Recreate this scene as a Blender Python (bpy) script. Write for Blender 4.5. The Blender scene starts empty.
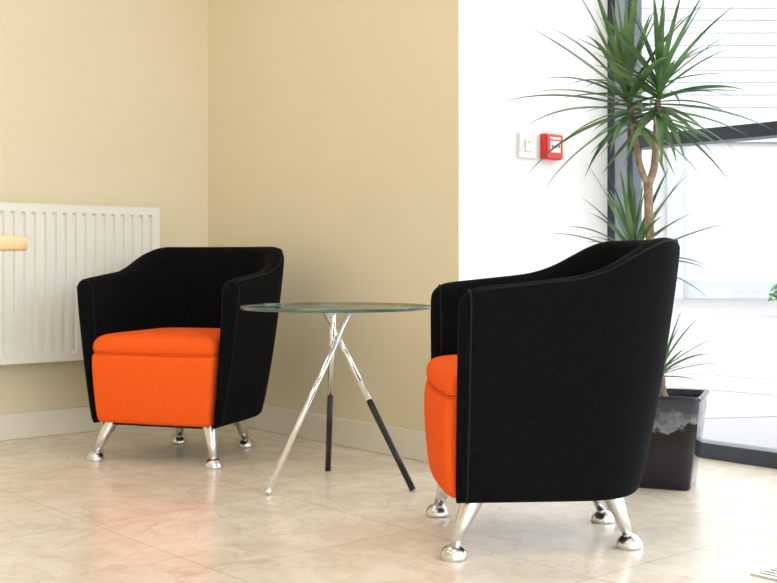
import bpy, bmesh, math, random
from mathutils import Vector, Matrix
random.seed(7)
scene = bpy.context.scene
COL = scene.collection

# ------------------------------------------------------------ materials
def new_mat(name):
    m = bpy.data.materials.new(name); m.use_nodes = True
    nt = m.node_tree
    b = nt.nodes.get('Principled BSDF')
    return m, nt, b

def pmat(name, col, rough=0.5, metal=0.0, spec=0.5, bump=None, var=None, sheen=0.0, trans=0.0, coat=0.0):
    m, nt, b = new_mat(name)
    b.inputs['Base Color'].default_value = (*col, 1)
    b.inputs['Roughness'].default_value = rough
    b.inputs['Metallic'].default_value = metal
    b.inputs['Specular IOR Level'].default_value = spec
    b.inputs['Transmission Weight'].default_value = trans
    b.inputs['Coat Weight'].default_value = coat
    if sheen:
        b.inputs['Sheen Weight'].default_value = sheen
        b.inputs['Sheen Roughness'].default_value = 0.3
        b.inputs['Sheen Tint'].default_value = (*[min(1, c*2+0.3) for c in col], 1)
    tc = nt.nodes.new('ShaderNodeTexCoord')
    if bump:
        n = nt.nodes.new('ShaderNodeTexNoise'); n.inputs['Scale'].default_value = bump[0]
        n.inputs['Detail'].default_value = 3
        bp = nt.nodes.new('ShaderNodeBump'); bp.inputs['Strength'].default_value = bump[1]
        bp.inputs['Distance'].default_value = 0.002
        nt.links.new(tc.outputs['Object'], n.inputs['Vector'])
        nt.links.new(n.outputs['Fac'], bp.inputs['Height'])
        nt.links.new(bp.outputs['Normal'], b.inputs['Normal'])
    if var:
        n = nt.nodes.new('ShaderNodeTexNoise'); n.inputs['Scale'].default_value = var[0]
        r = nt.nodes.new('ShaderNodeValToRGB')
        k = var[1]
        r.color_ramp.elements[0].position = 0.3; r.color_ramp.elements[1].position = 0.7
        r.color_ramp.elements[0].color = (*[c*(1-k) for c in col], 1)
        r.color_ramp.elements[1].color = (*[min(1, c*(1+k)) for c in col], 1)
        nt.links.new(tc.outputs['Object'], n.inputs['Vector'])
        nt.links.new(n.outputs['Fac'], r.inputs['Fac'])
        nt.links.new(r.outputs['Color'], b.inputs['Base Color'])
    return m

M_wall = pmat('cream_paint', (0.825, 0.735, 0.535), 0.75, bump=(220, 0.05), var=(1.2, 0.015))
M_wall_lit = pmat('cream_paint_overexposed', (0.93, 0.92, 0.93), 0.7, bump=(220, 0.04), var=(1.2, 0.01))  # cream wall by the window, its overexposure put into a whiter colour
M_ceil = pmat('ceiling_paint', (0.88, 0.87, 0.86), 0.8, var=(1.0, 0.01))
M_base = pmat('baseboard_gloss', (0.84, 0.79, 0.69), 0.35, var=(2, 0.01))
M_rad = pmat('radiator_enamel', (0.88, 0.86, 0.81), 0.3, var=(3, 0.01))
M_frame = pmat('anodised_frame', (0.045, 0.055, 0.075), 0.4, metal=0.3, var=(4, 0.05))
M_frame2 = pmat('frame_grey_insert', (0.33, 0.38, 0.45), 0.45, var=(4, 0.05))
M_black = pmat('black_fabric', (0.0040, 0.0044, 0.0056), 1.0, spec=0.08, bump=(330, 1.0), var=(220, 0.6), sheen=0.045)
M_pipe = pmat('black_piping', (0.008, 0.008, 0.010), 0.8, spec=0.2, var=(60, 0.2), sheen=0.05)
M_orange = pmat('orange_fabric', (0.95, 0.122, 0.016), 0.95, spec=0.1, bump=(330, 0.7), var=(220, 0.10))
M_alu = pmat('satin_aluminium', (0.70, 0.70, 0.72), 0.26, metal=1.0, var=(20, 0.04))
M_chrome = pmat('chrome', (0.80, 0.81, 0.84), 0.08, metal=1.0, var=(10, 0.02))
M_rodblk = pmat('black_rod', (0.008, 0.009, 0.012), 0.3, var=(10, 0.1))
M_red = pmat('red_plastic', (0.75, 0.035, 0.02), 0.35, var=(20, 0.04))
M_wpl = pmat('white_plastic', (0.85, 0.85, 0.83), 0.35, var=(20, 0.01))
M_gpl = pmat('grey_plastic', (0.5, 0.5, 0.5), 0.4, var=(20, 0.03))
M_soil = pmat('soil', (0.05, 0.03, 0.02), 1.0, bump=(80, 1.0), var=(40, 0.4))
M_metal_vent = pmat('vent_metal', (0.6, 0.6, 0.62), 0.35, metal=0.6, var=(20, 0.05))

def wood_mat():
    m, nt, b = new_mat('beech_wood')
    tc = nt.nodes.new('ShaderNodeTexCoord'); mp = nt.nodes.new('ShaderNodeMapping')
    mp.inputs['Scale'].default_value = (1.5, 14, 14)
    n = nt.nodes.new('ShaderNodeTexNoise'); n.inputs['Scale'].default_value = 3; n.inputs['Detail'].default_value = 5
    r = nt.nodes.new('ShaderNodeValToRGB')
    r.color_ramp.elements[0].color = (0.60, 0.40, 0.19, 1); r.color_ramp.elements[1].color = (0.74, 0.54, 0.30, 1)
    nt.links.new(tc.outputs['Object'], mp.inputs['Vector']); nt.links.new(mp.outputs[0], n.inputs['Vector'])
    nt.links.new(n.outputs['Fac'], r.inputs['Fac']); nt.links.new(r.outputs[0], b.inputs['Base Color'])
    b.inputs['Roughness'].default_value = 0.4
    return m
M_wood = wood_mat()

def marble_mat():
    m, nt, b = new_mat('polished_marble_tiles')
    L = nt.links.new
    tc = nt.nodes.new('ShaderNodeTexCoord')
    br = nt.nodes.new('ShaderNodeTexBrick')
    br.offset = 0.0; br.squash = 1.0
    br.inputs['Scale'].default_value = 1.0
    br.inputs['Brick Width'].default_value = 0.6
    br.inputs['Row Height'].default_value = 0.6
    br.inputs['Mortar Size'].default_value = 0.0018
    br.inputs['Mortar Smooth'].default_value = 0.1
    br.inputs['Color1'].default_value = (0.88, 0.81, 0.70, 1)
    br.inputs['Color2'].default_value = (0.84, 0.755, 0.64, 1)
    br.inputs['Mortar'].default_value = (0.64, 0.55, 0.46, 1)
    mp = nt.nodes.new('ShaderNodeMapping'); mp.inputs['Location'].default_value = (0.22, 0.13, 0)
    L(tc.outputs['Object'], mp.inputs['Vector']); L(mp.outputs[0], br.inputs['Vector'])
    n1 = nt.nodes.new('ShaderNodeTexNoise'); n1.inputs['Scale'].default_value = 6; n1.inputs['Detail'].default_value = 10
    n1.inputs['Roughness'].default_value = 0.75; n1.inputs['Distortion'].default_value = 1.0
    L(tc.outputs['Object'], n1.inputs['Vector'])
    r1 = nt.nodes.new('ShaderNodeValToRGB')
    r1.color_ramp.elements[0].position = 0.32; r1.color_ramp.elements[0].color = (0.80, 0.71, 0.62, 1)
    r1.color_ramp.elements[1].position = 0.58; r1.color_ramp.elements[1].color = (1, 1, 1, 1)
    L(n1.outputs['Fac'], r1.inputs['Fac'])
    mx = nt.nodes.new('ShaderNodeMixRGB'); mx.blend_type = 'MULTIPLY'; mx.inputs['Fac'].default_value = 0.75
    L(br.outputs['Color'], mx.inputs['Color1']); L(r1.outputs[0], mx.inputs['Color2'])
    cur = mx.outputs[0]
    for sc, wd, amt, colr in ((2.4, 0.016, 0.40, (0.64, 0.44, 0.33, 1)), (6.5, 0.012, 0.26, (0.68, 0.50, 0.38, 1))):
        n2 = nt.nodes.new('ShaderNodeTexNoise'); n2.inputs['Scale'].default_value = sc; n2.inputs['Detail'].default_value = 7
        n2.inputs['Distortion'].default_value = 1.8
        L(tc.outputs['Object'], n2.inputs['Vector'])
        r2 = nt.nodes.new('ShaderNodeValToRGB')
        e = r2.color_ramp.elements
        e[0].position = 0.5-wd; e[0].color = (0, 0, 0, 1)
        e[1].position = 0.5; e[1].color = (1, 1, 1, 1)
        e2 = e.new(0.5+wd); e2.color = (0, 0, 0, 1)
        L(n2.outputs['Fac'], r2.inputs['Fac'])
        mul = nt.nodes.new('ShaderNodeMath'); mul.operation = 'MULTIPLY'; mul.inputs[1].default_value = amt
        L(r2.outputs[0], mul.inputs[0])
        mx2 = nt.nodes.new('ShaderNodeMixRGB'); mx2.inputs['Color2'].default_value = colr
        L(mul.outputs[0], mx2.inputs['Fac']); L(cur, mx2.inputs['Color1'])
        cur = mx2.outputs[0]
    L(cur, b.inputs['Base Color'])
    b.inputs['Specular IOR Level'].default_value = 0.42
    rr = nt.nodes.new('ShaderNodeMapRange'); rr.inputs['To Min'].default_value = 0.15; rr.inputs['To Max'].default_value = 0.30
    L(n1.outputs['Fac'], rr.inputs['Value']); L(rr.outputs[0], b.inputs['Roughness'])
    return m
M_floor = marble_mat()

def clear_glass(name, tint, refl=1.0):
    m = bpy.data.materials.new(name); m.use_nodes = True
    nt = m.node_tree; nt.nodes.clear(); L = nt.links.new
    o = nt.nodes.new('ShaderNodeOutputMaterial'); mx = nt.nodes.new('ShaderNodeMixShader')
    t = nt.nodes.new('ShaderNodeBsdfTransparent'); t.inputs[0].default_value = (*tint, 1)
    g = nt.nodes.new('ShaderNodeBsdfGlossy'); g.inputs['Roughness'].default_value = 0.02
    f = nt.nodes.new('ShaderNodeFresnel'); f.inputs['IOR'].default_value = 1.45
    ml = nt.nodes.new('ShaderNodeMath'); ml.operation = 'MULTIPLY'; ml.inputs[1].default_value = refl
    L(f.outputs[0], ml.inputs[0]); L(ml.outputs[0], mx.inputs[0]); L(t.outputs[0], mx.inputs[1]); L(g.outputs[0], mx.inputs[2])
    L(mx.outputs[0], o.inputs[0])
    return m
M_glass = clear_glass('window_glass', (0.97, 0.985, 0.99), 0.5)
M_tglass = clear_glass('table_glass', (0.95, 0.975, 0.955), 0.5)
M_tedge = pmat('table_glass_edge', (0.07, 0.15, 0.12), 0.1, trans=0.4, var=(20, 0.1))

def leaf_mat():
    m, nt, b = new_mat('dracaena_leaf')
    L = nt.links.new
    tc = nt.nodes.new('ShaderNodeTexCoord')
    n = nt.nodes.new('ShaderNodeTexNoise'); n.inputs['Scale'].default_value = 9
    r = nt.nodes.new('ShaderNodeValToRGB')
    r.color_ramp.elements[0].position = 0.3; r.color_ramp.elements[0].color = (0.03, 0.10, 0.03, 1)
    r.color_ramp.elements[1].position = 0.7; r.color_ramp.elements[1].color = (0.18, 0.30, 0.12, 1)
    L(tc.outputs['Object'], n.inputs['Vector']); L(n.outputs['Fac'], r.inputs['Fac'])
    L(r.outputs[0], b.inputs['Base Color']); b.inputs['Roughness'].default_value = 0.4
    tr = nt.nodes.new('ShaderNodeBsdfTranslucent'); L(r.outputs[0], tr.inputs[0])
    mx = nt.nodes.new('ShaderNodeMixShader'); mx.inputs[0].default_value = 0.3
    out = nt.nodes.get('Material Output')
    L(b.outputs[0], mx.inputs[1]); L(tr.outputs[0], mx.inputs[2]); L(mx.outputs[0], out.inputs[0])
    return m
M_leaf = leaf_mat()
M_bark = pmat('dracaena_bark', (0.30, 0.22, 0.15), 0.9, bump=(60, 1.0), var=(35, 0.45))

def pot_mat():
    m, nt, b = new_mat('glazed_pot')
    L = nt.links.new
    tc = nt.nodes.new('ShaderNodeTexCoord'); sp = nt.nodes.new('ShaderNodeSeparateXYZ')
    L(tc.outputs['Object'], sp.inputs[0])
    n = nt.nodes.new('ShaderNodeTexNoise'); n.inputs['Scale'].default_value = 11; n.inputs['Detail'].default_value = 6
    n.inputs['Roughness'].default_value = 0.65
    L(tc.outputs['Object'], n.inputs['Vector'])
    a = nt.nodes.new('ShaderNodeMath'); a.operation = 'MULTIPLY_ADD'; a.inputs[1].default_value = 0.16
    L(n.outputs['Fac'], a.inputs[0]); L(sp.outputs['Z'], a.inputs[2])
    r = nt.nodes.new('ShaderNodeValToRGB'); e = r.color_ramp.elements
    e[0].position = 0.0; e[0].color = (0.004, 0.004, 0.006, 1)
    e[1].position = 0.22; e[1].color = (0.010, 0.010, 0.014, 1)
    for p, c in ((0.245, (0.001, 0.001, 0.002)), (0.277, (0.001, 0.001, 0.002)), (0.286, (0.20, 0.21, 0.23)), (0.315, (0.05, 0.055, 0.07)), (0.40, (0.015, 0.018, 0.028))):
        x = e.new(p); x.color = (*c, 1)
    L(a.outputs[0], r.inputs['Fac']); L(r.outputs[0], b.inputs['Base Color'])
    b.inputs['Roughness'].default_value = 0.06; b.inputs['Specular IOR Level'].default_value = 0.45
    return m
M_pot = pot_mat()
M_pave = pmat('concrete_paving', (0.198, 0.190, 0.191), 0.9, var=(0.6, 0.04))
M_line = pmat('painted_line', (0.34, 0.34, 0.34), 0.8, var=(2, 0.03))
M_clad = pmat('pale_cladding', (0.40, 0.40, 0.405), 0.8, var=(0.5, 0.03))
M_clad2 = pmat('cladding_band', (0.325, 0.335, 0.35), 0.7, var=(0.5, 0.05))
M_shrub = pmat('shrub_leaves', (0.13, 0.22, 0.11), 0.8, var=(15, 0.4))

def emis(name, col, s):
    m = bpy.data.materials.new(name); m.use_nodes = True
    b = m.node_tree.nodes['Principled BSDF']
    b.inputs['Emission Color'].default_value = (*col, 1); b.inputs['Emission Strength'].default_value = s
    return m
M_fill = emis('added_fill_glow', (1, 0.97, 0.92), 5.0)  # glow of the added, unseen ceiling fill panels

# ------------------------------------------------------------ helpers
def empty(name, mat=None):
    e = bpy.data.objects.new(name, None); COL.objects.link(e)
    e.empty_display_size = 0.1
    if mat is not None: e.matrix_world = mat
    return e

def mesh_obj(name, verts, faces, mat, parent=None, mw=None, smooth=False, bevel=0, subsurf=0, seg=3):
    me = bpy.data.meshes.new(name); me.from_pydata([tuple(v) for v in verts], [], faces)
    bm = bmesh.new(); bm.from_mesh(me); bmesh.ops.recalc_face_normals(bm, faces=bm.faces); bm.to_mesh(me); bm.free()
    ob = bpy.data.objects.new(name, me); COL.objects.link(ob)
    for mm in (mat if isinstance(mat, (list, tuple)) else [mat]): me.materials.append(mm)
    if parent: ob.parent = parent
    elif mw is not None: ob.matrix_world = mw
    if smooth:
        for p in me.polygons: p.use_smooth = True
    if bevel:
        b = ob.modifiers.new('bevel', 'BEVEL'); b.width = bevel; b.segments = seg; b.limit_method = 'ANGLE'
    if subsurf:
        s = ob.modifiers.new('sub', 'SUBSURF'); s.levels = subsurf; s.render_levels = subsurf
    return ob

def box(name, mn, mx, mat, parent=None, mw=None, bevel=0):
    x0, y0, z0 = mn; x1, y1, z1 = mx
    v = [(x0,y0,z0),(x1,y0,z0),(x1,y1,z0),(x0,y1,z0),(x0,y0,z1),(x1,y0,z1),(x1,y1,z1),(x0,y1,z1)]
    f = [(0,3,2,1),(4,5,6,7),(0,1,5,4),(1,2,6,5),(2,3,7,6),(3,0,4,7)]
    return mesh_obj(name, v, f, mat, parent, mw, bevel=bevel)

def loft(name, rings, mat, parent=None, mw=None, cap=True, smooth=True, subsurf=0, bevel=0):
    n = len(rings[0]); v = []; f = []
    for r in rings: v += [tuple(p) for p in r]
    for i in range(len(rings)-1):
        for j in range(n):
            a = i*n+j; b = i*n+(j+1) % n
            f.append((a, b, b+n, a+n))
    if cap:
        f.append(tuple(range(n-1, -1, -1))); f.append(tuple(range((len(rings)-1)*n, len(rings)*n)))
    return mesh_obj(name, v, f, mat, parent, mw, smooth=smooth, subsurf=subsurf, bevel=bevel)

def tube(name, pts, radii, mat, parent=None, n=16):
    pts = [Vector(p) for p in pts]; rings = []
    for i, p in enumerate(pts):
        d = (pts[min(i+1, len(pts)-1)] - pts[max(i-1, 0)]).normalized()
        a = d.orthogonal().normalized() if abs(d.z) < 0.2 else Vector((1, 0, 0)).cross(d).normalized()
        b = d.cross(a).normalized()
        rings.append([p + (a*math.cos(t)+b*math.sin(t))*radii[i] for t in [2*math.pi*k/n for k in range(n)]])
    return loft(name, rings, mat, parent)

def revolve(name, c, prof, mat, parent=None, n=32):
    rings = [[(c[0]+r*math.cos(2*math.pi*k/n), c[1]+r*math.sin(2*math.pi*k/n), c[2]+z) for k in range(n)] for r, z in prof]
    return loft(name, rings, mat, parent)

def curve(name, pts, r, mat, parent=None, cyclic=False):
    cu = bpy.data.curves.new(name, 'CURVE'); cu.dimensions = '3D'
    s = cu.splines.new('POLY'); s.points.add(len(pts)-1)
    for i, p in enumerate(pts): s.points[i].co = (*p, 1)
    s.use_cyclic_u = cyclic
    cu.bevel_depth = r; cu.bevel_resolution = 3; cu.materials.append(mat)
    ob = bpy.data.objects.new(name, cu); COL.objects.link(ob)
    if parent: ob.parent = parent
    return ob

# ------------------------------------------------------------ room frame
ANG = math.radians(-49.34)
R = Matrix.Translation((-0.806, 5.132, 0)) @ Matrix.Rotation(ANG, 4, 'Z')
XR, YF, YW, XC, H = 6.5, -4.5, 0.806, 1.604, 2.8

box('floor', (-0.15, YF-0.15, -0.1), (XR+0.15, YW+0.12, 0), M_floor, mw=R)
box('ceiling', (-0.15, YF-0.15, H), (XR+0.15, YW+0.12, H+0.12), M_ceil, mw=R)
box('wall_left', (-0.15, YF-0.15, 0), (0, 0.15, H), M_wall, mw=R)
box('wall_back', (0, 0, 0), (XC-0.15, 0.15, H), M_wall, mw=R)
box('wall_front', (0, YF-0.15, 0), (XR+0.15, YF, H), M_wall, mw=R)
ws = box('wall_right', (XC-0.15, 0, 0), (XC, YW+0.1, H), [M_wall_lit, M_wall], mw=R)
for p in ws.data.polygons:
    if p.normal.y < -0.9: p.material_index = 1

BB = 0.105
box('baseboard_left', (0, YF, 0), (0.018, 0, BB), M_base, mw=R, bevel=0.004)
box('baseboard_back', (0.018, -0.018, 0), (XC+0.018, 0, BB), M_base, mw=R, bevel=0.004)
box('baseboard_right', (XC, 0, 0), (XC+0.018, YW-0.01, BB), M_base, mw=R, bevel=0.004)

# window 1 (back, local y = YW)
w1 = empty('window_1', R)
y0, y1 = YW-0.01, YW+0.07
box('jamb', (XC, y0, 0), (XC+0.030, y1, H), M_frame, w1, bevel=0.003)
box('jamb_insert', (XC+0.030, y0+0.008, 0), (XC+0.095, y1-0.012, H), M_frame2, w1)
box('stile', (XC+0.095, y0, 0), (XC+0.12, y1-0.02, H), M_frame, w1, bevel=0.003)
for i, mx in enumerate((2.95, 4.15, 5.35, XR-0.06)):
    box('mullion_%d' % i, (mx, y0, 0), (mx+0.06, y1, H), M_frame, w1, bevel=0.003)
box('sill_rail', (XC+0.12, y0, 0), (XR, y1, 0.055), M_frame, w1, bevel=0.003)
box('transom', (XC+0.12, y0-0.01, 1.128), (XR, y1, 1.176), M_frame, w1, bevel=0.003)
box('head_rail', (XC+0.12, y0, H-0.06), (XR, y1, H), M_frame, w1)
box('glass', (XC+0.1, YW+0.03, 0.04), (XR-0.02, YW+0.036, H-0.04), M_glass, w1)
# window 2 (local x = XR)
w2 = empty('window_2', R)
for i, my in enumerate((YF, -3.3, -2.1, -0.9, 0.3)):
    box('mullion_%d' % i, (XR, my, 0), (XR+0.08, my+0.06, H), M_frame, w2)
box('sill_rail', (XR, YF, 0), (XR+0.08, YW, 0.055), M_frame, w2)
box('transom', (XR, YF, 1.115), (XR+0.08, YW, 1.17), M_frame, w2)
box('head_rail', (XR, YF, H-0.06), (XR+0.08, YW, H), M_frame, w2)
box('glass', (XR+0.035, YF, 0.04), (XR+0.041, YW, H-0.04), M_glass, w2)

# added ceiling panels, out of view, glowing to brighten the interior
for lx in (1.3, 3.3, 5.3):
    for ly in (-3.2, -1.3):
        e = empty('added_ceiling_fill', R @ Matrix.Translation((lx, ly, H)))
        box('fill_housing', (-0.32, -0.32, -0.04), (0.32, 0.32, 0), M_wpl, e, bevel=0.004)
        box('fill_panel', (-0.29, -0.29, -0.048), (0.29, 0.29, -0.04), M_fill, e)

# ------------------------------------------------------------ radiator
rad = empty('radiator', R)
yA, yB, z0, z1 = -1.7, -0.305, 0.305, 0.925
xf, xb = 0.105, 0.04
prof = []
pitch = 0.0425
nP = int((yB-yA-0.03)/pitch); st = yA+0.015+((yB-yA-0.03)-nP*pitch)/2
prof.append((yA, 0)); 
for i in range(nP):
    s = st+i*pitch
    prof += [(s+0.009, 0), (s+0.013, 1), (s+0.026, 1), (s+0.030, 0)]
prof.append((yB, 0))
rows = [(z0, 0), (z0+0.03, 0), (z0+0.04, 1), (z1-0.036, 1), (z1-0.028, 0), (z1, 0)]
def rpanel(name, x, dirn):
    v = []; f = []
    for z, a in rows:
        for y, g in prof: v.append((x - dirn*0.014*g*a, y, z))
    n = len(prof)
    for i in range(len(rows)-1):
        for j in range(n-1):
            f.append((i*n+j, i*n+j+1, (i+1)*n+j+1, (i+1)*n+j))
    ob = mesh_obj(name, v, f, M_rad, rad)
    s = ob.modifiers.new('t', 'SOLIDIFY'); s.thickness = 0.002
rpanel('front_panel', xf, 1); rpanel('back_panel', xb, -1)
box('side_panel_1', (xb-0.003, yB, z0+0.01), (xf+0.002, yB+0.004, z1+0.004), M_rad, rad, bevel=0.002)
box('side_panel_2', (xb-0.003, yA-0.004, z0+0.01), (xf+0.002, yA, z1+0.004), M_rad, rad, bevel=0.002)
box('top_rail_front', (xf-0.012, yA, z1), (xf+0.001, yB, z1+0.004), M_rad, rad)
box('top_rail_back', (xb, yA, z1), (xb+0.012, yB, z1+0.004), M_rad, rad)
yy = yA+0.01
while yy < yB-0.01:
    box('grille_slat', (xb+0.01, yy, z1), (xf-0.01, yy+0.008, z1+0.003), M_rad, rad); yy += 0.022
for i in range(20):
    yy = yA+0.05+i*(yB-yA-0.1)/19
    box('fin', (xb+0.018, yy, z0+0.06), (xf-0.018, yy+0.003, z1-0.05), M_rad, rad)
for i, yy in enumerate((yA+0.25, yB-0.25)):
    box('bracket_%d' % i, (0, yy, z0+0.05), (xb, yy+0.03, z1-0.05), M_rad, rad)
tube('valve_pipe', [(0.07, yA-0.03, 0.0), (0.07, yA-0.03, z0+0.03), (0.07, yA, z0+0.03)], [0.008]*3, M_chrome, rad)
revolve('valve_cap', (0.07, yA-0.03, z0+0.02), [(0.001, 0), (0.018, 0), (0.02, 0.05), (0.015, 0.06), (0.001, 0.06)], M_wpl, rad)

# ------------------------------------------------------------ armchairs
ZB, ZT = 0.132, 0.765
def hh(z): return max(0, min(1, (z-ZB)/(ZT-ZB)))
def Wd(z): return 0.250+0.083*hh(z)**0.85
def Bk(z): return 0.262+0.103*hh(z)**0.9
def Th(z): return 0.027+0.042*hh(z)
YFR, YS = -0.225, 0.06
def sstep(a, b, x):
    t = max(0, min(1, (x-a)/(b-a))); return t*t*(3-2*t)
ds = [0.0, 0.003, 0.008, 0.016, 0.026, 0.038, 0.055, 0.085, 0.13, 0.18, 0.23]
SL = YS-YFR
half = [('s', d) for d in ds] + [('s', SL)] + [('c', a) for a in [math.radians(x) for x in (7, 14, 21, 28, 34, 40, 45, 50, 56, 62, 69, 76, 83)]]
NE = 2/2.6
def ppos(par, z):
    kind, t = par
    w, b = Wd(z), Bk(z)
    if kind == 's': return Vector((-w, YFR+t))
    return Vector((-w*math.cos(t)**NE, YS+(b-YS)*math.sin(t)**NE))
def pframe(par, z):
    p = ppos(par, z)
    if par[0] == 's': return p, Vector((1, 0))
    e = 0.01
    q1 = ppos(('c', par[1]-e), z); q2 = ppos(('c', min(par[1]+e, math.pi/2-1e-4)), z)
    d = (q2-q1).normalized()
    return p, Vector((d.y, -d.x))
def ztop(par):
    y = ppos(par, 0.7).y
    return 0.643+0.035*max(0, min(1, (y-YFR)/0.33))+0.087*sstep(0.06, 0.30, y)
def section(par):
    zt = ztop(par); kk = 1.0
    if par[0] == 's':
        d = par[1]
        rr = 0.05
        if d < rr: zt -= rr*(1-math.sqrt(max(0, 1-(1-d/rr)**2)))*0.9
        rc = 0.026
        if d < rc: kk = max(0.25, math.sqrt(max(0, 1-(1-d/rc)**2)))
    pts = []
    th = Th(zt); r = th/2
    lst = []
    for z, o in ((ZB, 0.016), (ZB+0.006, 0.006), (ZB+0.020, 0.0)): lst.append((z, o))
    n = 8
    for i in range(1, n+1): 
        z = ZB+0.020+(zt-r-ZB-0.020)*i/n; lst.append((z, 0.0))
    for i in range(1, 8):
        a = math.pi*i/8
        lst.append((zt-r+r*0.85*math.sin(a), ('r', 0.5-0.5*math.cos(a))))
    for i in range(0, n+1):
        z = zt-r+(ZB+0.020-zt+r)*i/n; lst.append((z, ('r', 1.0)))
    lst.append((ZB, ('r', 0.8)))
    for z, o in lst:
        p, nn = pframe(par, z)
        t = Th(z)
        off = o[1]*t if isinstance(o, tuple) else o
        off = t/2+(off-t/2)*kk
        belly = 0.006*math.sin(math.pi*hh(z)) if not isinstance(o, tuple) else 0
        q = p+nn*(off-belly*min(1, kk))
        pts.append(Vector((q.x, q.y, z)))
    return pts
left = [section(p) for p in half]
mid = section(('c', math.pi/2-1e-3)); mid = [Vector((0, p.y, p.z)) for p in mid]
right = [[Vector((-p.x, p.y, p.z)) for p in s] for s in reversed(left)]
SHELL = left+[mid]+right

def rr_outline(hw, ya, yb, rad_f, rad_b, bulge, n=8):
    pts = []
    for q, (cx, cy, r, a0) in enumerate(((hw-rad_f, ya+rad_f, rad_f, -90), (hw-rad_b, yb-rad_b, rad_b, 0), (-hw+rad_b, yb-rad_b, rad_b, 90), (-hw+rad_f, ya+rad_f, rad_f, 180))):
        for i in range(n+1):
            a = math.radians(a0+90*i/n); pts.append([cx+r*math.cos(a), cy+r*math.sin(a)])
    for i in range(1, 8): pts.append([(-hw+rad_f)+(2*(hw-rad_f))*i/8, ya])
    for p in pts:
        if p[1] < ya+rad_f*1.2:
            p[1] -= bulge*(1-(p[0]/hw)**2)
    return pts

def armchair(loc, rot, splay=0.0):
    e = empty('armchair', Matrix.Translation(loc) @ Matrix.Rotation(rot, 4, 'Z'))
    loft('tub_shell', SHELL, M_black, e, subsurf=1)
    for i, idx in enumerate((4, len(SHELL)-5)):
        curve('arm_piping_%d' % i, [p for p in SHELL[idx][1:-1]], 0.0024, M_pipe, e)
    rim = [s[12]+Vector((0, 0, 0.0005)) for s in SHELL[5:-5]]
    curve('rim_piping', rim, 0.0024, M_pipe, e)
    rings = []
    for z, hw, ins in ((0.134, 0.212, 0.022), (0.142, 0.218, 0.012), (0.155, 0.222, 0.007), (0.20, 0.225, 0.002), (0.25, 0.229, -0.002), (0.30, 0.233, -0.004), (0.345, 0.236, -0.003), (0.368, 0.238, 0.0), (0.377, 0.237, 0.005), (0.381, 0.233, 0.013)):
        o = rr_outline(hw, -0.245+ins, 0.18, 0.018, 0.05, 0.012)
        rings.append([(x, y, z) for x, y in o])
    loft('seat_base', rings, M_orange, e, subsurf=1)
    HW = 0.2395
    o = rr_outline(HW, -0.243, 0.235, 0.026, 0.10, 0.012)
    rings = []
    for z, ins in ((0.379, 0.012), (0.382, 0.005), (0.390, 0.001), (0.402, 0.0), (0.415, 0.002), (0.427, 0.007), (0.437, 0.016), (0.444, 0.030), (0.449, 0.055), (0.453, 0.10), (0.4555, 0.16), (0.4565, 0.21)):
        kx = (HW-ins)/HW; ky = (0.24-ins)/0.24
        rings.append([(x*kx, y*ky, z) for x, y in o])
    loft('seat_cushion', rings, M_orange, e, subsurf=1)
    curve('cushion_seam', [((x)*0.982, y*0.982, 0.3805) for x, y in o], 0.0022, M_orange, e, cyclic=True)
    o = rr_outline(0.20, -0.20, 0.22, 0.04, 0.1, 0.0)
    loft('underside', [[(x, y, 0.127) for x, y in o], [(x, y, 0.15) for x, y in o]], M_pipe, e, smooth=False)
    cs, sn = math.cos(splay), math.sin(splay)
    for i, (fx, fy, tx, ty) in enumerate(((-0.232, -0.219, -0.192, -0.175), (0.232, -0.219, 0.192, -0.175), (-0.142, 0.222, -0.118, 0.175), (0.142, 0.222, 0.118, 0.175))):
        fx, fy = fx*cs-fy*sn, fx*sn+fy*cs
        tube('leg_%d' % (i+1), [(tx, ty, 0.142), (tx+(fx-tx)*0.05, ty+(fy-ty)*0.05, 0.136), (tx+(fx-tx)*0.5, ty+(fy-ty)*0.5, 0.085), (fx, fy, 0.022)],
             [0.028, 0.027, 0.019, 0.0110], M_alu, e, n=24)
        revolve('foot_%d' % (i+1), (fx, fy, 0), [(0.001, 0), (0.031, 0), (0.0325, 0.004), (0.032, 0.010), (0.0285, 0.020), (0.023, 0.027), (0.015, 0.032), (0.008, 0.034), (0.001, 0.0345)], M_alu, e)
    return e
armchair((-0.744, 4.190, 0), math.radians(-18.6))
armchair((0.363, 2.952, 0), math.radians(-90+4.3), math.radians(-2.0))

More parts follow.
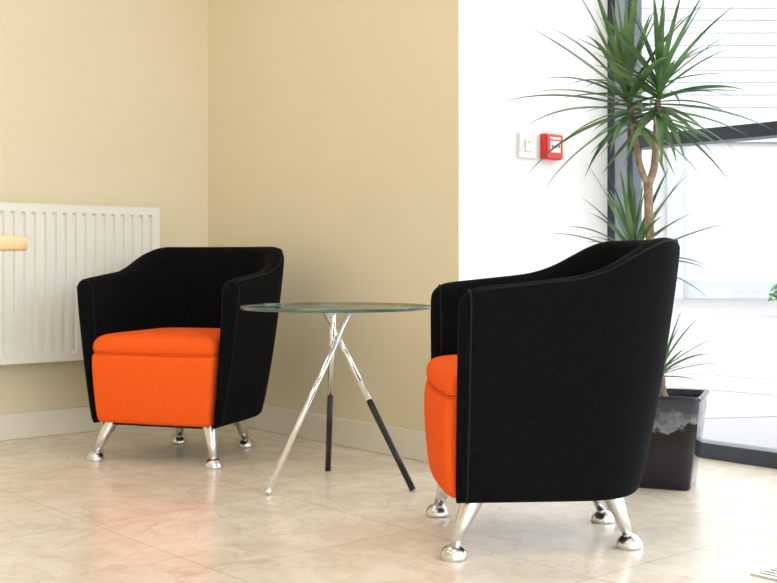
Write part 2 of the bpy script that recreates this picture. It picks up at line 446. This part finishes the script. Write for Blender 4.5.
# ------------------------------------------------------------ glass table
T = Vector((-0.165, 3.617, 0))
tb = empty('glass_side_table', Matrix.Translation(T))
HT = 0.563
n = 96
rings = []
for r, z in ((0.299, HT-0.010), (0.301, HT-0.008), (0.301, HT-0.002), (0.299, HT)):
    rings.append([(r*math.cos(2*math.pi*i/n), r*math.sin(2*math.pi*i/n), z) for i in range(n)])
top = loft('glass_top', rings, [M_tglass, M_tedge], tb, smooth=False)
for p in top.data.polygons:
    if abs(p.normal.z) < 0.9: p.material_index = 1
feet = [(-0.372, 3.465), (-0.192, 3.855), (0.070, 3.500)]
for i, (fx, fy) in enumerate(feet):
    d = Vector((fx-T.x, fy-T.y, 0)); u = d.normalized(); tn = Vector((-u.y, u.x, 0))
    foot = Vector((d.x, d.y, 0.004)) + tn*0.011
    tp = -u*0.045 + tn*0.012 + Vector((0, 0, HT-0.018))
    r = 0.0092
    if i == 0:
        tube('leg_%d' % (i+1), [foot+(tp-foot)*0.02, tp], [r, r], M_chrome, tb)
    else:
        m = foot+(tp-foot)*0.49
        tube('leg_lower_%d' % (i+1), [foot+(tp-foot)*0.02, m], [r*1.08, r*1.08], M_rodblk, tb)
        tube('leg_%d' % (i+1), [m, tp], [r, r], M_chrome, tb)
    tube('leg_tip_%d' % (i+1), [foot, foot+(tp-foot)*0.02], [r*1.1, r*1.1], M_rodblk if i else M_chrome, tb)
    revolve('glass_pad_%d' % (i+1), (tp.x, tp.y, HT-0.022), [(0.001, 0), (0.014, 0), (0.016, 0.004), (0.016, 0.0115), (0.001, 0.0115)], M_chrome, tb)
revolve('hub', (0, 0, 0.455), [(0.001, 0), (0.012, 0.0), (0.013, 0.003), (0.013, 0.022), (0.012, 0.025), (0.001, 0.025)], M_chrome, tb)

# ------------------------------------------------------------ round wooden table (far left)
wt = empty('round_wooden_table', Matrix.Translation((-1.078, 2.10, 0)))
revolve('table_top', (0, 0, 0), [(0.001, 0.722), (0.396, 0.722), (0.40, 0.725), (0.40, 0.745), (0.397, 0.748), (0.001, 0.748)], M_wood, wt, n=96)
revolve('column', (0, 0, 0), [(0.001, 0.01), (0.03, 0.01), (0.03, 0.722), (0.001, 0.722)], M_chrome, wt)
revolve('column_flange', (0, 0, 0), [(0.001, 0.705), (0.10, 0.71), (0.10, 0.722), (0.001, 0.722)], M_chrome, wt)
revolve('base_disc', (0, 0, 0), [(0.001, 0.0), (0.23, 0.0), (0.235, 0.006), (0.22, 0.014), (0.04, 0.03), (0.001, 0.03)], M_chrome, wt, n=64)

# ------------------------------------------------------------ call point and switch box
def wall_item(name, y, z): return empty(name, R @ Matrix.Translation((XC, y, z)) @ Matrix.Rotation(math.radians(90), 4, 'Z'))
fc = wall_item('fire_alarm_call_point', 0.456, 1.120)
box('backbox', (-0.046, -0.026, -0.047), (0.046, 0, 0.047), M_red, fc, bevel=0.005)
box('front_plate', (-0.043, -0.034, -0.044), (0.043, -0.026, 0.044), M_red, fc, bevel=0.003)
box('glass_panel', (-0.028, -0.036, -0.022), (0.028, -0.033, 0.020), M_wpl, fc, bevel=0.001)
box('label_bar', (-0.028, -0.0355, 0.026), (0.028, -0.033, 0.034), M_wpl, fc)
v = [(-0.022,-0.0368,0.006),(-0.022,-0.0368,-0.006),(-0.010,-0.0368,0)]
mesh_obj('arrow_left', v, [(0,1,2)], M_rodblk, fc)
mesh_obj('arrow_right', [(-a, b, c) for a, b, c in v], [(0,2,1)], M_rodblk, fc)
box('press_dot', (-0.005, -0.037, -0.005), (0.005, -0.0355, 0.005), M_rodblk, fc)
sb = wall_item('wall_switch_plate', 0.335, 1.118)
box('plate', (-0.044, -0.012, -0.046), (0.044, 0, 0.046), M_wpl, sb, bevel=0.003)
box('rocker', (-0.018, -0.018, -0.022), (0.018, -0.012, 0.022), M_wpl, sb, bevel=0.002)
box('indicator', (-0.005, -0.0190, 0.008), (0.005, -0.0175, 0.014), M_gpl, sb)

# ------------------------------------------------------------ potted dracaena
P = Vector((0.868, 3.62, 0))
pl = empty('potted_dracaena', Matrix.Translation(P))
def sq(hw, r, z, rot, n=6):
    pts = []
    for (sx, sy, a0) in ((1, -1, -90), (1, 1, 0), (-1, 1, 90), (-1, -1, 180)):
        for i in range(n+1):
            a = math.radians(a0+90*i/n)
            x = sx*(hw-r)+r*math.cos(a); y = sy*(hw-r)+r*math.sin(a)
            pts.append((x*math.cos(rot)-y*math.sin(rot), x*math.sin(rot)+y*math.cos(rot), z))
    return pts
pr = math.radians(-22)
prof = [(0.086, 0), (0.090, 0.006), (0.095, 0.05), (0.106, 0.14), (0.117, 0.24), (0.121, 0.278), (0.126, 0.283), (0.127, 0.291), (0.124, 0.295), (0.112, 0.293), (0.109, 0.27), (0.108, 0.25)]
loft('pot', [sq(h, 0.022, z-(0.0 if z < 0.2 else 0.004), pr) for h, z in prof], M_pot, pl)
loft('soil_surface', [sq(0.110, 0.02, 0.258, pr), sq(0.107, 0.02, 0.268, pr)], M_soil, pl)

def trunk(name, pts, r0, r1):
    out = []; rad = []
    N = 40
    P_ = [Vector(p) for p in pts]
    for i in range(N+1):
        t = i/N*(len(P_)-1); k = min(int(t), len(P_)-2); f = t-k
        p0 = P_[max(k-1, 0)]; p1 = P_[k]; p2 = P_[k+1]; p3 = P_[min(k+2, len(P_)-1)]
        q = 0.5*((2*p1)+(-p0+p2)*f+(2*p0-5*p1+4*p2-p3)*f*f+(-p0+3*p1-3*p2+p3)*f**3)
        out.append(q); rad.append((r0+(r1-r0)*i/N)*(1+0.10*(i % 2)))
    tube(name, out, rad, M_bark, pl, n=12)

def crown(name, base, axis, count, lmin, lmax, seed, stem=0.09, emin=-25, emax=85, wmax=0.0095, power=0.85, dr=(0.25, 0.75)):
    rnd = random.Random(seed)
    V = []; F = []
    axis = Vector(axis).normalized()
    for i in range(count):
        t = i/(count-1)
        az = i*2.39996+rnd.uniform(-0.3, 0.3)
        el = math.radians(emin+(emax-emin)*(t**power)+rnd.uniform(-9, 9))
        L = rnd.uniform(lmin, lmax)*(0.85+0.15*math.sin(math.pi*t))
        b = Vector(base)+axis*(stem*(t-0.4))
        d = Vector((math.cos(az)*math.cos(el), math.sin(az)*math.cos(el), math.sin(el)))
        side = Vector((-math.sin(az), math.cos(az), 0))
        side = (side+Vector((0, 0, rnd.uniform(-0.4, 0.4)))).normalized()
        droop = rnd.uniform(*dr)*math.cos(el)
        w = wmax*rnd.uniform(0.8, 1.15)
        N = 10; p = b.copy(); base_i = len(V)
        for k in range(N+1):
            s = k/N
            ww = w*(0.55+0.45*min(1, s/0.25))*(1-s**2.2) if s < 0.999 else 0.0003
            nrm = side.cross(d).normalized()
            if nrm.z < 0: nrm = -nrm
            V.append(p-side*ww+nrm*ww*0.45); V.append(p.copy()); V.append(p+side*ww+nrm*ww*0.45)
            d = (d+Vector((0, 0, -droop*(0.3+s)*1.5/N))).normalized()
            p = p+d*(L/N)
        for k in range(N):
            a = base_i+k*3
            F.append((a, a+1, a+4, a+3)); F.append((a+1, a+2, a+5, a+4))
    mesh_obj(name, V, F, M_leaf, pl, smooth=True)

def px(x, y, Y): return Vector(((x-388.5)*Y/1150-P.x, Y-P.y, 0.7+(262-y)*Y/1150))
Yp = 3.62
trunk('trunk_tall', [(-0.03, 0, 0.26), px(656, 320, Yp), px(650, 235, Yp), px(648, 182, Yp)], 0.016, 0.013)
trunk('branch_1', [px(648, 186, Yp), px(640, 165, Yp+0.01), px(634, 130, Yp+0.03), px(631, 105, Yp+0.04)], 0.010, 0.009)
trunk('branch_2', [px(648, 186, Yp), px(654, 168, Yp), px(656, 140, Yp-0.02), px(658, 100, Yp-0.04)], 0.012, 0.010)
trunk('trunk_medium', [(-0.06, 0.05, 0.26), px(640, 340, Yp+0.06), px(634, 290, Yp+0.06), px(630, 250, Yp+0.06)], 0.014, 0.011)
trunk('trunk_short', [(0.01, -0.04, 0.26), px(664, 395, Yp-0.04), px(662, 376, Yp-0.04)], 0.011, 0.009)
crown('leaves_crown_1', px(629, 106, Yp+0.04), (-0.15, 0, 1), 48, 0.30, 0.43, 3, stem=0.12, emin=-30, emax=82, wmax=0.0125, power=0.95)
crown('leaves_crown_2', px(658, 100, Yp-0.04), (0.12, 0, 1), 48, 0.26, 0.38, 11, stem=0.12, emin=-35, emax=82, wmax=0.0125, power=0.95)
crown('leaves_crown_3', px(634, 258, Yp+0.06), (0, 0, 1), 42, 0.22, 0.36, 5, stem=0.07, emin=-12, emax=80, wmax=0.009)
crown('leaves_crown_4', px(662, 372, Yp-0.04), (0, 0, 1), 26, 0.12, 0.21, 8, stem=0.04, emin=-5, emax=88, wmax=0.0075)

# ------------------------------------------------------------ floor vent
fv = empty('floor_grille', R @ Matrix.Translation((0, 0, 0)))
q = R.inverted() @ Vector((0.965, 2.56, 0))
fv.matrix_world = R @ Matrix.Translation(q)
for i in range(10):
    box('bar', (-0.10, -0.1+i*0.02, 0.0), (0.10, -0.1+i*0.02+0.008, 0.003), M_metal_vent, fv)
for a, b in (((-0.11, -0.11, 0), (0.11, -0.10, 0.004)), ((-0.11, 0.09, 0), (0.11, 0.10, 0.004)), ((-0.11, -0.10, 0), (-0.10, 0.09, 0.004)), ((0.10, -0.10, 0), (0.11, 0.09, 0.004))):
    box('rim', a, b, M_metal_vent, fv)

# ------------------------------------------------------------ outside
box('ground_outside', (-40, -40, -0.4), (60, 60, -0.12), M_pave, mw=R)
pk = empty('parking_markings')
for i in range(5):
    o = box('line_%d' % i, (-0.05, -1.6, -0.12), (0.05, 1.6, -0.113), M_line, pk)
    o.location = (2.3+i*1.1, 7.2+i*0.25, 0); o.rotation_euler = (0, 0, math.radians(48))
o = box('line_long', (0, 0, -0.12), (14, 0.10, -0.113), M_line, pk); o.location = (1.0, 5.9, 0); o.rotation_euler = (0, 0, math.radians(10))
o = box('line_far', (0, 0, -0.12), (20, 0.16, -0.113), M_line, pk); o.location = (1.0, 10.5, 0); o.rotation_euler = (0, 0, math.radians(3))
bd = empty('office_building', Matrix.Translation((0, 26, 0)))
box('facade', (0, 0, -0.12), (24, 6, 9), M_clad, bd)
for i in range(16):
    box('cladding_joint', (0, -0.02, 4.2+i*0.28), (24, 0, 4.23+i*0.28), M_clad2, bd)
for i in range(6):
    box('pilaster', (6.25+i*3, -0.25, -0.12), (6.6+i*3, 0, 3.4), M_clad2, bd)
box('string_course', (0, -0.12, 3.4), (24, 0, 3.6), M_clad2, bd)
box('base_plinth', (0, -0.05, -0.12), (24, 0, 0.3), M_clad2, bd)
sh = empty('shrub', Matrix.Translation((5.9, 17.2, -0.12)))
V = []; F = []
for i in range(500):
    a = random.uniform(0, 6.28); e_ = random.uniform(0, 1.57); r = 0.22*random.uniform(0.6, 1)
    c = Vector((r*math.cos(a)*math.cos(e_), r*math.sin(a)*math.cos(e_), 0.25+r*math.sin(e_)*1.2))
    t1 = Vector((random.uniform(-1, 1), random.uniform(-1, 1), random.uniform(-1, 1))).normalized()*0.04
    t2 = t1.orthogonal().normalized()*0.02
    k = len(V); V += [c-t1, c+t2, c+t1, c-t2]; F.append((k, k+1, k+2, k+3))
mesh_obj('foliage', V, F, M_shrub, sh)
tube('stem', [(0, 0, 0), (0, 0, 0.35)], [0.03, 0.02], M_bark, sh)

# ------------------------------------------------------------ world + lights
w = bpy.data.worlds.new('sky'); scene.world = w; w.use_nodes = True
bg = w.node_tree.nodes['Background']
bg.inputs[0].default_value = (0.95, 0.975, 1.0, 1); bg.inputs[1].default_value = 4.2
def portal(name, c, sx, sy, rot):
    l = bpy.data.lights.new(name, 'AREA'); l.shape = 'RECTANGLE'; l.size = sx; l.size_y = sy
    l.cycles.is_portal = True
    o = bpy.data.objects.new(name, l); COL.objects.link(o)
    o.matrix_world = R @ Matrix.Translation(c) @ rot
portal('window_portal', ((XC+XR)/2, YW+0.2, H/2), XR-XC, H, Matrix.Rotation(math.radians(-90), 4, 'X'))
portal('window_portal.001', (XR+0.2, (YF+YW)/2, H/2), H, YW-YF, Matrix.Rotation(math.radians(90), 4, 'Y'))

# ------------------------------------------------------------ camera
cam = bpy.data.cameras.new('camera'); co = bpy.data.objects.new('camera', cam); COL.objects.link(co)
co.location = (0, 0, 0.70); co.rotation_euler = (math.radians(90), 0, 0)
cam.sensor_width = 36; cam.lens = 36*1150/777; cam.shift_y = -29.5/777
cam.clip_start = 0.05
scene.camera = co
scene.view_settings.view_transform = 'Standard'
scene.view_settings.look = 'None'
scene.view_settings.exposure = 0.35
